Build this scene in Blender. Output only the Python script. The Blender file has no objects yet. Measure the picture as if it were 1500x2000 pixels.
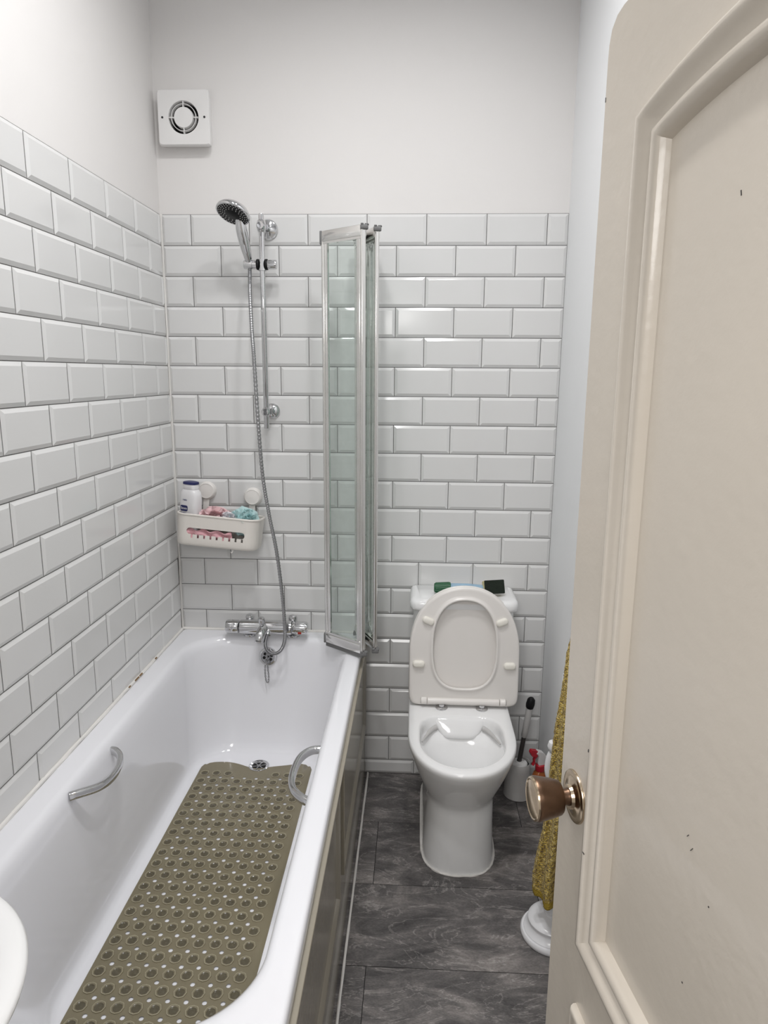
import bpy, bmesh, math, random
from mathutils import Vector, Matrix, Euler, noise
random.seed(7)
PI = math.pi
S = bpy.context.scene
COL = S.collection

# ------------------------------------------------------------------ camera
cam_d = bpy.data.cameras.new('camera'); cam = bpy.data.objects.new('camera', cam_d); COL.objects.link(cam)
cam.location = (0.8866, -2.4581, 1.559)
cam.rotation_euler = (1.3709, -0.0073, 0.0479)
cam_d.sensor_fit = 'VERTICAL'; cam_d.sensor_height = 36.0; cam_d.sensor_width = 27.0
cam_d.lens = 1336.8 / 2000 * 36.0
cam_d.clip_start = 0.02
S.camera = cam

# ------------------------------------------------------------------ world, lamps, exposure
w = bpy.data.worlds.new('world'); S.world = w; w.use_nodes = True
w.node_tree.nodes['Background'].inputs[0].default_value = (1.0, 0.97, 0.93, 1)
w.node_tree.nodes['Background'].inputs[1].default_value = 0.42
S.view_settings.view_transform = 'Standard'; S.view_settings.look = 'None'
S.view_settings.exposure = 0.05; S.view_settings.gamma = 1.0
S.view_settings.use_curve_mapping = False

def lamp(name, loc, power, size, col=(1, 1, 1), rot=(0, 0, 0), spread=180):
    d = bpy.data.lights.new(name, 'AREA'); d.shape = 'DISK'; d.size = size; d.energy = power; d.color = col
    d.spread = math.radians(spread)
    o = bpy.data.objects.new(name, d); COL.objects.link(o); o.location = loc; o.rotation_euler = rot
    return o
LC = (1.0, 0.995, 0.995)
lamp('ceiling_lamp', (0.50, -0.95, 3.03), 4.7, 0.15, LC, spread=148)
lamp('ceiling_lamp', (0.95, -0.95, 3.03), 6.6, 0.15, LC, spread=148)
lamp('ceiling_lamp', (0.66, -1.50, 3.03), 6.0, 0.15, LC, spread=148)
lamp('hall_fill_light', (0.58, -3.3, 2.2), 19, 0.8, (1.0, 0.98, 0.96), (math.radians(50), 0, 0))  # unseen fill light added behind the camera to lift the toilet front

# ------------------------------------------------------------------ materials
def mat(name, color, rough=0.5, metal=0.0, bump=0, bscale=40, coat=0, spec=0.5, var=0, vscale=6, trans=0, sss=0, detail=3, bdist=0.01):
    m = bpy.data.materials.new(name); m.use_nodes = True
    N = m.node_tree.nodes; L = m.node_tree.links; b = N['Principled BSDF']
    b.inputs['Base Color'].default_value = (*color, 1); b.inputs['Roughness'].default_value = rough
    b.inputs['Metallic'].default_value = metal; b.inputs['Specular IOR Level'].default_value = spec
    b.inputs['Coat Weight'].default_value = coat; b.inputs['Coat Roughness'].default_value = 0.04
    b.inputs['Transmission Weight'].default_value = trans
    tc = N.new('ShaderNodeTexCoord')
    if sss:
        b.inputs['Subsurface Weight'].default_value = sss; b.inputs['Subsurface Radius'].default_value = (.01, .008, .006)
    if var:
        n = N.new('ShaderNodeTexNoise'); n.inputs['Scale'].default_value = vscale; n.inputs['Detail'].default_value = detail
        L.new(tc.outputs['Object'], n.inputs['Vector'])
        mx = N.new('ShaderNodeMix'); mx.data_type = 'RGBA'
        mx.inputs[6].default_value = (*[c * (1 - var) for c in color], 1)
        mx.inputs[7].default_value = (*[min(1, c * (1 + var)) for c in color], 1)
        L.new(n.outputs['Fac'], mx.inputs[0]); L.new(mx.outputs[2], b.inputs['Base Color'])
    if bump:
        n2 = N.new('ShaderNodeTexNoise'); n2.inputs['Scale'].default_value = bscale; n2.inputs['Detail'].default_value = 4
        L.new(tc.outputs['Object'], n2.inputs['Vector'])
        bp = N.new('ShaderNodeBump'); bp.inputs['Strength'].default_value = bump; bp.inputs['Distance'].default_value = bdist
        L.new(n2.outputs['Fac'], bp.inputs['Height']); L.new(bp.outputs['Normal'], b.inputs['Normal'])
    return m

M = {}
M['plaster'] = mat('plaster_paint', (.80, .78, .765), .75, bump=.12, bscale=14, var=.012, vscale=2)
M['plaster_r'] = mat('plaster_paint_white', (.87, .88, .89), .6, bump=.12, bscale=14, var=.012, vscale=2)
M['tile'] = mat('white_glazed_tile', (.74, .738, .732), .14, bump=.05, bscale=7, spec=.5, var=.02, vscale=1.5)
M['grout'] = mat('grout', (.11, .105, .10), .9, var=.3, vscale=20)
M['sealant'] = mat('sealant', (.82, .80, .77), .45, var=.05, vscale=9)
M['stain'] = mat('brown_stain', (.22, .13, .06), .8, var=.4, vscale=90)
M['enamel'] = mat('bath_enamel', (.86, .862, .895), .09, bump=.01, bscale=3)
M['ceramic'] = mat('ceramic', (.85, .85, .85), .07)
M['seat'] = mat('seat_plastic', (.80, .77, .74), .25)
M['buffer'] = mat('buffer_rubber', (.84, .81, .74), .45)
M['chrome'] = mat('chrome', (.66, .66, .67), .07, 1, bump=.02, bscale=25)
M['chrome_dark'] = mat('chrome_dull', (.40, .40, .41), .2, 1)
M['alu'] = mat('polished_aluminium', (.80, .79, .77), .13, 1)
M['grey_cap'] = mat('grey_plastic', (.16, .16, .16), .5)
M['black'] = mat('black_plastic', (.010, .010, .011), .45, spec=.2)
M['rubber'] = mat('black_rubber', (.02, .02, .022), .5)
M['void'] = mat('dark_void', (.012, .012, .012), .9)
M['white_plastic'] = mat('white_plastic', (.82, .81, .80), .35)
M['cream_plastic'] = mat('cream_plastic', (.80, .76, .71), .42)
M['cup_plastic'] = mat('suction_plastic', (.82, .79, .76), .3)
M['bottle_white'] = mat('bottle_white', (.84, .83, .84), .3)
M['navy'] = mat('navy', (.015, .02, .11), .35)
M['ink'] = mat('ink', (.04, .05, .16), .5)
M['pink_ink'] = mat('pink_ink', (.70, .42, .40), .5)
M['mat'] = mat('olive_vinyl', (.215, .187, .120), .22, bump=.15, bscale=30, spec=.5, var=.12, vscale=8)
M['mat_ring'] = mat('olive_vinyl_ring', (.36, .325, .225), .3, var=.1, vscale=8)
M['mat_cup_shade'] = mat('olive_vinyl_cup_shade', (.105, .090, .055), .18, var=.2, vscale=30)  # deeper vinyl tone, with the shadow beneath the see-through cups painted in
M['brass'] = mat('aged_brass', (.17, .105, .07), .32, 1, var=.35, vscale=40, bump=.05, bscale=120)
M['brass_bright'] = mat('worn_brass', (.62, .50, .36), .18, 1, var=.3, vscale=30)
M['red'] = mat('red_plastic', (.42, .012, .025), .35)
M['clear_white'] = mat('milky_plastic', (.70, .69, .69), .25, sss=.3)
M['amber'] = mat('amber_plastic', (.30, .085, .02), .25, var=.2, vscale=30)
M['cream_label'] = mat('cream_label', (.68, .56, .38), .5)
M['green_cap'] = mat('green_plastic', (.008, .10, .035), .4)
M['sponge'] = mat('yellow_sponge', (.80, .72, .40), .95, bump=.8, bscale=300, var=.15, vscale=200)
M['scour'] = mat('green_scourer', (.018, .030, .018), .95, bump=1, bscale=500, var=.5, vscale=350)
M['brush_grey'] = mat('brush_holder_plastic', (.52, .51, .50), .4)
M['rod_dark'] = mat('dark_rod', (.055, .05, .048), .4)
M['stand'] = mat('white_gloss_plastic', (.82, .82, .84), .2)
M['redmark'] = mat('red_button', (.38, .03, .015), .3)

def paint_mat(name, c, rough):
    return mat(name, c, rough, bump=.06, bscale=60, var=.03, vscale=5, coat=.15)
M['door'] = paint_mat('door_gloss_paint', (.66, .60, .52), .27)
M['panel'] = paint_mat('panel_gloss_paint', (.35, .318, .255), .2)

def floor_mat():
    m = bpy.data.materials.new('slate_floor_tile'); m.use_nodes = True
    N = m.node_tree.nodes; L = m.node_tree.links; b = N['Principled BSDF']
    tc = N.new('ShaderNodeTexCoord'); mp = N.new('ShaderNodeMapping'); mp.inputs['Scale'].default_value = (1.0, 2.4, 1)
    L.new(tc.outputs['Object'], mp.inputs['Vector'])
    oi = N.new('ShaderNodeAttribute'); oi.attribute_name = 'tile_rand'
    add = N.new('ShaderNodeVectorMath'); add.operation = 'ADD'
    L.new(mp.outputs['Vector'], add.inputs[0]); L.new(oi.outputs['Vector'], add.inputs[1])
    n1 = N.new('ShaderNodeTexNoise'); n1.inputs['Scale'].default_value = 4.5; n1.inputs['Detail'].default_value = 10; n1.inputs['Roughness'].default_value = .68; n1.inputs['Distortion'].default_value = .8
    n2 = N.new('ShaderNodeTexNoise'); n2.inputs['Scale'].default_value = 3.2; n2.inputs['Detail'].default_value = 12; n2.inputs['Roughness'].default_value = .6; n2.inputs['Distortion'].default_value = 2.2
    n3 = N.new('ShaderNodeTexNoise'); n3.inputs['Scale'].default_value = 160; n3.inputs['Detail'].default_value = 3
    for n in (n1, n2, n3): L.new(add.outputs[0], n.inputs['Vector'])
    r1 = N.new('ShaderNodeValToRGB'); e = r1.color_ramp.elements
    e[0].position = .30; e[0].color = (.042, .040, .041, 1); e[1].position = .70; e[1].color = (.30, .275, .262, 1)
    k = r1.color_ramp.elements.new(.5); k.color = (.128, .119, .117, 1)
    L.new(n1.outputs['Fac'], r1.inputs[0])
    r2 = N.new('ShaderNodeValToRGB'); e = r2.color_ramp.elements            # thin pale veins
    e[0].position = .485; e[0].color = (0, 0, 0, 1); e[1].position = .515; e[1].color = (0, 0, 0, 1)
    k = r2.color_ramp.elements.new(.50); k.color = (1, 1, 1, 1)
    L.new(n2.outputs['Fac'], r2.inputs[0])
    mm = N.new('ShaderNodeMath'); mm.operation = 'MULTIPLY'; L.new(r2.outputs[0], mm.inputs[0]); L.new(n1.outputs['Fac'], mm.inputs[1])
    m2 = N.new('ShaderNodeMath'); m2.operation = 'MULTIPLY'; L.new(mm.outputs[0], m2.inputs[0]); m2.inputs[1].default_value = .8
    mx = N.new('ShaderNodeMix'); mx.data_type = 'RGBA'; mx.inputs[7].default_value = (.50, .47, .45, 1)
    L.new(m2.outputs[0], mx.inputs[0]); L.new(r1.outputs[0], mx.inputs[6])
    mg = N.new('ShaderNodeMix'); mg.data_type = 'RGBA'; mg.blend_type = 'OVERLAY'; mg.inputs[0].default_value = .55
    L.new(mx.outputs[2], mg.inputs[6]); L.new(n3.outputs['Fac'], mg.inputs[7])
    L.new(mg.outputs[2], b.inputs['Base Color'])
    b.inputs['Roughness'].default_value = .48
    bp = N.new('ShaderNodeBump'); bp.inputs['Strength'].default_value = .35; bp.inputs['Distance'].default_value = .003
    L.new(n1.outputs['Fac'], bp.inputs['Height']); L.new(bp.outputs['Normal'], b.inputs['Normal'])
    return m
M['floor'] = floor_mat()
M['floor_grout'] = mat('floor_grout', (.018, .017, .017), .9)

def glass_mat():
    m = bpy.data.materials.new('green_tint_glass'); m.use_nodes = True
    N = m.node_tree.nodes; L = m.node_tree.links; N.clear()
    out = N.new('ShaderNodeOutputMaterial'); t = N.new('ShaderNodeBsdfTransparent'); t.inputs[0].default_value = (.955, .985, .972, 1)
    g = N.new('ShaderNodeBsdfGlossy'); g.inputs['Roughness'].default_value = .02
    fc_ = N.new('ShaderNodeLayerWeight'); fc_.inputs['Blend'].default_value = .5
    pw = N.new('ShaderNodeMath'); pw.operation = 'POWER'; L.new(fc_.outputs['Facing'], pw.inputs[0]); pw.inputs[1].default_value = 4.0
    lw = N.new('ShaderNodeMath'); lw.operation = 'MULTIPLY_ADD'; L.new(pw.outputs[0], lw.inputs[0]); lw.inputs[1].default_value = .7; lw.inputs[2].default_value = .03
    mx = N.new('ShaderNodeMixShader'); L.new(lw.outputs[0], mx.inputs[0]); L.new(t.outputs[0], mx.inputs[1]); L.new(g.outputs[0], mx.inputs[2])
    tc = N.new('ShaderNodeTexCoord'); n = N.new('ShaderNodeTexNoise'); n.inputs['Scale'].default_value = 30   # limescale film
    L.new(tc.outputs['Object'], n.inputs['Vector'])
    d = N.new('ShaderNodeBsdfDiffuse'); d.inputs[0].default_value = (.62, .69, .66, 1)
    mr = N.new('ShaderNodeMapRange'); mr.inputs[1].default_value = .3; mr.inputs[2].default_value = .7; mr.inputs[3].default_value = .02; mr.inputs[4].default_value = .07
    L.new(n.outputs['Fac'], mr.inputs[0])
    m2 = N.new('ShaderNodeMixShader'); L.new(mr.outputs[0], m2.inputs[0]); L.new(mx.outputs[0], m2.inputs[1]); L.new(d.outputs[0], m2.inputs[2])
    L.new(m2.outputs[0], out.inputs[0])
    return m
M['glass'] = glass_mat()

def clear_mat(name, col, fac):
    m = bpy.data.materials.new(name); m.use_nodes = True
    N = m.node_tree.nodes; L = m.node_tree.links; N.clear()
    out = N.new('ShaderNodeOutputMaterial'); t = N.new('ShaderNodeBsdfTransparent'); t.inputs[0].default_value = (*col, 1)
    p = N.new('ShaderNodeBsdfPrincipled'); p.inputs['Base Color'].default_value = (*col, 1); p.inputs['Roughness'].default_value = .2
    mx = N.new('ShaderNodeMixShader'); mx.inputs[0].default_value = fac
    tc = N.new('ShaderNodeTexCoord'); n = N.new('ShaderNodeTexNoise'); n.inputs['Scale'].default_value = 20
    L.new(tc.outputs['Object'], n.inputs['Vector'])
    mr = N.new('ShaderNodeMapRange'); mr.inputs[3].default_value = fac * .8; mr.inputs[4].default_value = fac * 1.2
    L.new(n.outputs['Fac'], mr.inputs[0]); L.new(mr.outputs[0], mx.inputs[0])
    L.new(t.outputs[0], mx.inputs[1]); L.new(p.outputs[0], mx.inputs[2]); L.new(mx.outputs[0], out.inputs[0])
    return m
M['tube_clear'] = clear_mat('clear_tube', (.66, .84, .96), .35)
M['blue_liquid'] = clear_mat('blue_liquid', (.03, .42, .80), .75)
M['net_pink'] = clear_mat('pink_net', (.96, .72, .74), .85)
M['net_teal'] = clear_mat('teal_net', (.70, .92, .93), .85)
M['net_lilac'] = clear_mat('pale_net', (.93, .92, .95), .8)
M['pink_cloth'] = mat('pink_cloth', (.76, .42, .46), .9, bump=.5, bscale=120, var=.2, vscale=40)

def towel_mat():
    m = bpy.data.materials.new('mustard_terry'); m.use_nodes = True
    N = m.node_tree.nodes; L = m.node_tree.links; b = N['Principled BSDF']
    tc = N.new('ShaderNodeTexCoord'); v = N.new('ShaderNodeTexVoronoi'); v.inputs['Scale'].default_value = 260
    n = N.new('ShaderNodeTexNoise'); n.inputs['Scale'].default_value = 120; n.inputs['Detail'].default_value = 3; n.inputs['Roughness'].default_value = .65
    L.new(tc.outputs['Object'], v.inputs['Vector']); L.new(tc.outputs['Object'], n.inputs['Vector'])
    r = N.new('ShaderNodeValToRGB'); e = r.color_ramp.elements
    e[0].position = .36; e[0].color = (.20, .115, .010, 1); e[1].position = .62; e[1].color = (.90, .69, .22, 1)
    k = e.new(.5); k.color = (.56, .38, .045, 1)
    L.new(n.outputs['Fac'], r.inputs[0]); L.new(r.outputs[0], b.inputs['Base Color'])
    b.inputs['Roughness'].default_value = .95; b.inputs['Sheen Weight'].default_value = .3
    ad = N.new('ShaderNodeMath'); ad.operation = 'SUBTRACT'; L.new(n.outputs['Fac'], ad.inputs[0]); L.new(v.outputs['Distance'], ad.inputs[1])
    bp = N.new('ShaderNodeBump'); bp.inputs['Strength'].default_value = 1; bp.inputs['Distance'].default_value = .006
    L.new(ad.outputs[0], bp.inputs['Height']); L.new(bp.outputs['Normal'], b.inputs['Normal'])
    return m
M['towel'] = towel_mat()
M['towel_hem'] = mat('mustard_hem', (.40, .28, .035), .9, bump=.4, bscale=200, var=.15, vscale=60)

# ------------------------------------------------------------------ mesh helpers
def obj(name, bm, m, parent=None, smooth=True, angle=40, kind=None):
    bmesh.ops.recalc_face_normals(bm, faces=bm.faces[:])
    me = bpy.data.meshes.new(name); bm.to_mesh(me); bm.free()
    o = bpy.data.objects.new(name, me); COL.objects.link(o)
    for mm in (m if isinstance(m, (list, tuple)) else [m]): me.materials.append(M[mm])
    if smooth:
        for p in me.polygons: p.use_smooth = True
        me.set_sharp_from_angle(angle=math.radians(angle))
    if parent is not None: o.parent = parent
    if kind: o['kind'] = kind
    return o
def thing(name, label, cat, loc=(0, 0, 0), rot=(0, 0, 0), group=None):
    o = bpy.data.objects.new(name, None); COL.objects.link(o); o.empty_display_size = .05
    o.location = loc; o.rotation_euler = rot; o['label'] = label; o['category'] = cat
    if group: o['group'] = group
    return o
def tag(o, label, cat, group=None):
    o['label'] = label; o['category'] = cat
    if group: o['group'] = group
    return o
def BM(): return bmesh.new()

def box(bm, x0, x1, y0, y1, z0, z1, bev=0, seg=2, mx=None):
    r = bmesh.ops.create_cube(bm, size=1)
    vs = r['verts']
    for v in vs:
        v.co = Vector(((x0 + x1) / 2 + v.co.x * (x1 - x0), (y0 + y1) / 2 + v.co.y * (y1 - y0), (z0 + z1) / 2 + v.co.z * (z1 - z0)))
    if bev:
        es = list({e for v in vs for e in v.link_edges})
        rr = bmesh.ops.bevel(bm, geom=es, offset=bev, segments=seg, profile=.5, affect='EDGES')
        vs = list({v for f in rr['faces'] for v in f.verts} | {v for v in vs if v.is_valid})
    if mx is not None: bmesh.ops.transform(bm, matrix=mx, verts=vs)
    return vs
def loft(bm, loops, cap0=True, cap1=True, closed=True, mat_idx=None):
    rows = [[bm.verts.new(p) for p in lp] for lp in loops]
    n = len(rows[0])
    for i, (a, b) in enumerate(zip(rows, rows[1:])):
        for k in range(n if closed else n - 1):
            f = bm.faces.new((a[k], a[(k + 1) % n], b[(k + 1) % n], b[k]))
            if mat_idx is not None: f.material_index = mat_idx[i]
    if cap0: bm.faces.new(rows[0][::-1])
    if cap1: bm.faces.new(rows[-1])
    return rows
def frame_of(axis):
    a = Vector(axis).normalized(); u = a.orthogonal().normalized()
    if abs(a.z) < .9: u = Vector((0, 0, 1)).cross(a).normalized()
    return a, u, a.cross(u)
def lathe(bm, prof, origin=(0, 0, 0), axis=(0, 0, 1), n=32, cap0=True, cap1=True, sx=1, sy=1):
    a, u, v = frame_of(axis); o = Vector(origin)
    loops = [[o + a * h + (u * math.cos(2 * PI * k / n) * sx + v * math.sin(2 * PI * k / n) * sy) * max(r, 1e-5) for k in range(n)] for r, h in prof]
    return loft(bm, loops, cap0, cap1)
def smooth_path(pts, sub=8):
    P = [Vector(p) for p in pts]; out = []
    for i in range(len(P) - 1):
        p0 = P[max(i - 1, 0)]; p1 = P[i]; p2 = P[i + 1]; p3 = P[min(i + 2, len(P) - 1)]
        for k in range(sub):
            t = k / sub
            out.append(.5 * ((2 * p1) + (p2 - p0) * t + (2 * p0 - 5 * p1 + 4 * p2 - p3) * t * t + (3 * p1 - p0 - 3 * p2 + p3) * t ** 3))
    out.append(P[-1]); return out
def tube(bm, pts, r, n=12, closed=False, cap=True, flat=None):
    P = [Vector(p) for p in pts]; m = len(P)
    rad = r if callable(r) else (lambda i: r)
    T = []
    for i in range(m):
        a = P[(i - 1) % m] if (closed or i > 0) else P[i]; b = P[(i + 1) % m] if (closed or i < m - 1) else P[i]
        T.append((b - a).normalized())
    u = T[0].orthogonal().normalized(); loops = []
    for i in range(m):
        u = (u - T[i] * u.dot(T[i])).normalized(); v = T[i].cross(u)
        loops.append([P[i] + (u * math.cos(2 * PI * k / n) + v * math.sin(2 * PI * k / n)) * rad(i) for k in range(n)])
    if closed: loops.append(loops[0]); 
    if closed:
        rows = [[bm.verts.new(p) for p in lp] for lp in loops[:-1]]
        for i in range(m):
            a = rows[i]; b = rows[(i + 1) % m]
            for k in range(n): bm.faces.new((a[k], a[(k + 1) % n], b[(k + 1) % n], b[k]))
    else: loft(bm, loops, cap, cap)
def rrect(x0, x1, y0, y1, r, z, n=24):
    """rounded rectangle loop, n points per corner, counter-clockwise from +x+y"""
    out = []
    rs = r if isinstance(r, (list, tuple)) else [r] * 4
    for (cx, cy, a0, q) in ((x1, y1, 0, rs[0]), (x0, y1, 90, rs[1]), (x0, y0, 180, rs[2]), (x1, y0, 270, rs[3])):
        sx = -1 if a0 in (0, 270) else 1; sy = -1 if a0 in (0, 90) else 1
        for k in range(n):
            t = math.radians(a0 + 90 * k / (n - 1))
            out.append(Vector((cx + sx * q + q * math.cos(t), cy + sy * q + q * math.sin(t), z)))
    return out
def super_loop(w, yb, yf, ym, z, cx=0, nb=6, nf=2.1, n=96):
    out = []
    for k in range(n):
        t = 2 * PI * k / n; c, s = math.cos(t), math.sin(t)
        if s >= 0: e = nb; L = yb - ym
        else: e = nf; L = ym - yf
        sg = lambda q, p: math.copysign(abs(q) ** (2 / p), q)
        out.append(Vector((cx + w * sg(c, e), ym + L * sg(s, e), z)))
    return out
def text_mesh(name, s, size, m, parent, mx, depth=.0004):
    c = bpy.data.curves.new(name, 'FONT'); c.body = s; c.size = size; c.align_x = 'CENTER'; c.align_y = 'CENTER'; c.extrude = depth
    t = bpy.data.objects.new(name, c); COL.objects.link(t)
    dg = bpy.context.evaluated_depsgraph_get(); me = bpy.data.meshes.new_from_object(t.evaluated_get(dg))
    bpy.data.objects.remove(t)
    o = bpy.data.objects.new(name, me); COL.objects.link(o); me.materials.clear(); me.materials.append(M[m])
    o.parent = parent; o.matrix_local = mx
    return o

# ------------------------------------------------------------------ room shell
RX = 1.383; FY = -2.33; CH = 3.05; TOP = 2.087; TH = .1014; TW = .202
def slab(name, x0, x1, y0, y1, z0, z1, m):
    b = BM(); box(b, x0, x1, y0, y1, z0, z1); return obj(name, b, m, smooth=False, kind='structure')
wall_back = slab('wall_back', -.12, RX + .12, .006, .12, -.05, CH, 'plaster')
wall_left = slab('wall_left', -.12, -.006, FY - .1, .006, -.05, CH, 'plaster')
wall_right = slab('wall_right', RX, RX + .12, FY - .1, .006, -.05, CH, 'plaster_r')
ceil = slab('ceiling', -.12, RX + .12, FY - .1, .12, CH, CH + .08, 'plaster_r')
b = BM()
box(b, -.006, .44, FY - .1, FY, 0, CH); box(b, 1.26, RX, FY - .1, FY, 0, CH); box(b, .44, 1.26, FY - .1, FY, 1.99, CH)
obj('wall_front', b, 'plaster_r', smooth=False, kind='structure')

def bevel_tile(bm, P, U, V, Nn, w, h, dep=.0045, bev=.011, jit=1):
    """metro tile: raised bevelled face, P = lower-left corner in the tile face plane"""
    g = .0011; tz = [random.uniform(-.0004, .0004) * jit for _ in range(4)]
    bw = min(bev, w * .3); bh = min(bev, h * .3)
    o = [(g, g), (w - g, g), (w - g, h - g), (g, h - g)]
    i = [(bw, bh), (w - bw, bh), (w - bw, h - bh), (bw, h - bh)]
    lv = []
    for pts, d in ((o, -dep - .004), (o, -dep), (i, 0)):
        lv.append([bm.verts.new(P + U * a + V * c + Nn * (d + (tz[k] if d == 0 else 0))) for k, (a, c) in enumerate(pts)])
    for a, c in zip(lv, lv[1:]):
        for k in range(4): bm.faces.new((a[k], a[(k + 1) % 4], c[(k + 1) % 4], c[k]))
    bm.faces.new(lv[-1])
def tile_field(name, parent, O, U, Nn, length, off_even, off_odd):
    bm = BM(); V = Vector((0, 0, 1)); O = Vector(O); U = Vector(U); Nn = Vector(Nn)
    for k in range(21):
        z1 = TOP - k * TH; z0 = max(z1 - TH, 0.001); off = (off_odd if k % 2 else off_even)(k)
        e = off - TW * math.ceil(off / TW)
        while e < length:
            a = max(e, 0); c = min(e + TW, length)
            if c - a > .008: bevel_tile(bm, O + U * a + V * z0, U, V, Nn, c - a, z1 - z0)
            e += TW
    t = obj(name, bm, 'tile', parent, smooth=False)
    g = BM(); c0 = O - Nn * .0058; c1 = O - Nn * .0045
    vs = []
    for q in (c0, c1):
        vs.append([g.verts.new(q + U * a + V * z) for a, z in ((0, 0), (length, 0), (length, TOP), (0, TOP))])
    for k in range(4): g.faces.new((vs[0][k], vs[0][(k + 1) % 4], vs[1][(k + 1) % 4], vs[1][k]))
    g.faces.new(vs[0]); g.faces.new(vs[1])
    obj('grout', g, 'grout', t, smooth=False)
    return t
tile_field('tiling', wall_back, (0, 0, 0), (1, 0, 0), (0, -1, 0), RX, lambda k: .1015 - .0006 * k, lambda k: .2025 - .0006 * k)
tile_field('tiling', wall_left, (0, 0, 0), (0, -1, 0), (1, 0, 0), 2.33, lambda k: .021 - .0012 * k + TW, lambda k: .122 - .0018 * k)

# floor: slate planks 0.6 x 0.3
b = BM(); box(b, -.12, RX + .12, FY - 1.8, .12, -.06, -.0015)
floor = obj('floor', b, 'floor_grout', smooth=False, kind='structure')
b = BM(); lay = b.faces.layers.float_vector.new('tile_rand')
yj = [0.02, -.300, -.602, -.904, -1.206, -1.508, -1.81, -2.112, -2.43, -2.73, -3.03, -3.33, -3.63, -3.93]
for r in range(len(yj) - 1):
    x = (1.279 if r % 2 == 0 else .775) - 3 * .606
    while x < RX + .1:
        a = max(x, -.1); c = min(x + .606, RX + .1)
        if c - a > .01:
            o = Vector((random.uniform(-9, 9), random.uniform(-9, 9), random.uniform(-9, 9)))
            g = .0011
            pts = [(a + g, yj[r + 1] + g), (c - g, yj[r + 1] + g), (c - g, yj[r] - g), (a + g, yj[r] - g)]
            v0 = [b.verts.new((p[0], p[1], -.0014)) for p in pts]; v1 = [b.verts.new((p[0], p[1], 0)) for p in pts]
            fs = [b.faces.new(v1)] + [b.faces.new((v0[k], v0[(k + 1) % 4], v1[(k + 1) % 4], v1[k])) for k in range(4)]
            for f in fs: f[lay] = o
        x += .606
obj('floor_tiles', b, 'floor', floor, smooth=False)

# sealant beads
def bead(name, p, q, r, m='sealant'):
    bm = BM(); P = Vector(p); Q = Vector(q); n = max(2, int((Q - P).length / .03))
    pts = [P.lerp(Q, i / n) for i in range(n + 1)]
    tube(bm, pts, lambda i: r * random.uniform(.8, 1.15), 8)
    return obj(name, bm, m, kind='structure')
bead('trim_1', (0, 0, .592), (0, 0, TOP), .0045)
bead('trim_2', (.002, -.002, .591), (.002, -1.695, .591), .006)
t2 = bpy.data.objects['trim_2']
for yy, ln in ((-.472, .030), (-.435, .020), (-.300, .012), (-.520, .012)):
    bm = BM(); tube(bm, [(.006, yy, .5945), (.0075, yy + ln * .5, .5965), (.006, yy + ln, .5945)], .0024, 8); obj('stained_gap', bm, 'stain', t2)
bead('trim_3', (.002, -.002, .591), (.70, -.002, .591), .006)
bead('trim_4', (.716, -.002, .002), (.716, -1.69, .002), .004)

# ------------------------------------------------------------------ bath
BZ = .591
bath = thing('bathtub', 'long white enamel bathtub with two chrome grab handles, along the left wall', 'bathtub', (.35, -.85, 0))
def B(o): o.parent = bath; o.matrix_parent_inverse = Matrix.Translation((-.35, .85, 0)); return o
b = BM()
R0 = lambda q, z: rrect(.003 + q, .703 - q, -1.70 + q, -.004 - q, .012, z)
inn = lambda a, r, z: rrect(a[0], a[1], a[3], a[2], r, z)
loops = [R0(.02, .10), R0(.012, .52), R0(.002, .553), R0(0, .560), R0(0, .580), R0(.002, .587), R0(.006, .5905), R0(.010, BZ)]
lv = [((.058, .662, -.062, -1.640), .150, .5912), ((.066, .655, -.069, -1.632), .152, .590), ((.073, .649, -.075, -1.624), .154, .585),
      ((.079, .643, -.080, -1.615), .156, .575), ((.084, .638, -.084, -1.605), .158, .555), ((.088, .630, -.092, -1.575), .16, .50),
      ((.092, .618, -.104, -1.51), .16, .42), ((.096, .605, -.122, -1.45), .16, .33), ((.099, .596, -.140, -1.40), .155, .26),
      ((.102, .588, -.155, -1.37), .15, .212), ((.106, .580, -.166, -1.355), .146, .192), ((.114, .572, -.176, -1.345), .14, .1815), ((.124, .562, -.186, -1.335), .135, .1785), ((.20, .50, -.26, -1.27), .10, .1780)]
for a, r, z in lv: loops.append(inn(a, r, z))
loft(b, loops, True, True)
B(obj('tub', b, 'enamel', angle=50))
# overflow on the far inner wall
b = BM(); ofc = Vector((.349, -.094, .524)); ofa = Vector((0, -1, .16))
lathe(b, [(.0, -.012), (.034, -.008), (.0345, -.003), (.032, .002), (.026, .003), (.025, -.0015)], ofc, ofa, 40, True, False)
B(obj('overflow_ring', b, 'chrome'))
b = BM(); lathe(b, [(.0255, -.006), (.0255, .0005), (.003, .0012)], ofc, ofa, 40)
og = B(obj('overflow_plate', b, 'chrome_dark'))
b = BM(); a_, u_, v_ = frame_of(ofa)
for k in range(6):
    t = 2 * PI * k / 6 + .3; lathe(b, [(.0058, 0), (.0058, .0018)], ofc + (u_ * math.cos(t) + v_ * math.sin(t)) * .0145, ofa, 12)
lathe(b, [(.0045, 0), (.0045, .002)], ofc, ofa, 12)
o = obj('overflow_holes', b, 'void'); o.parent = og
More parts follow.
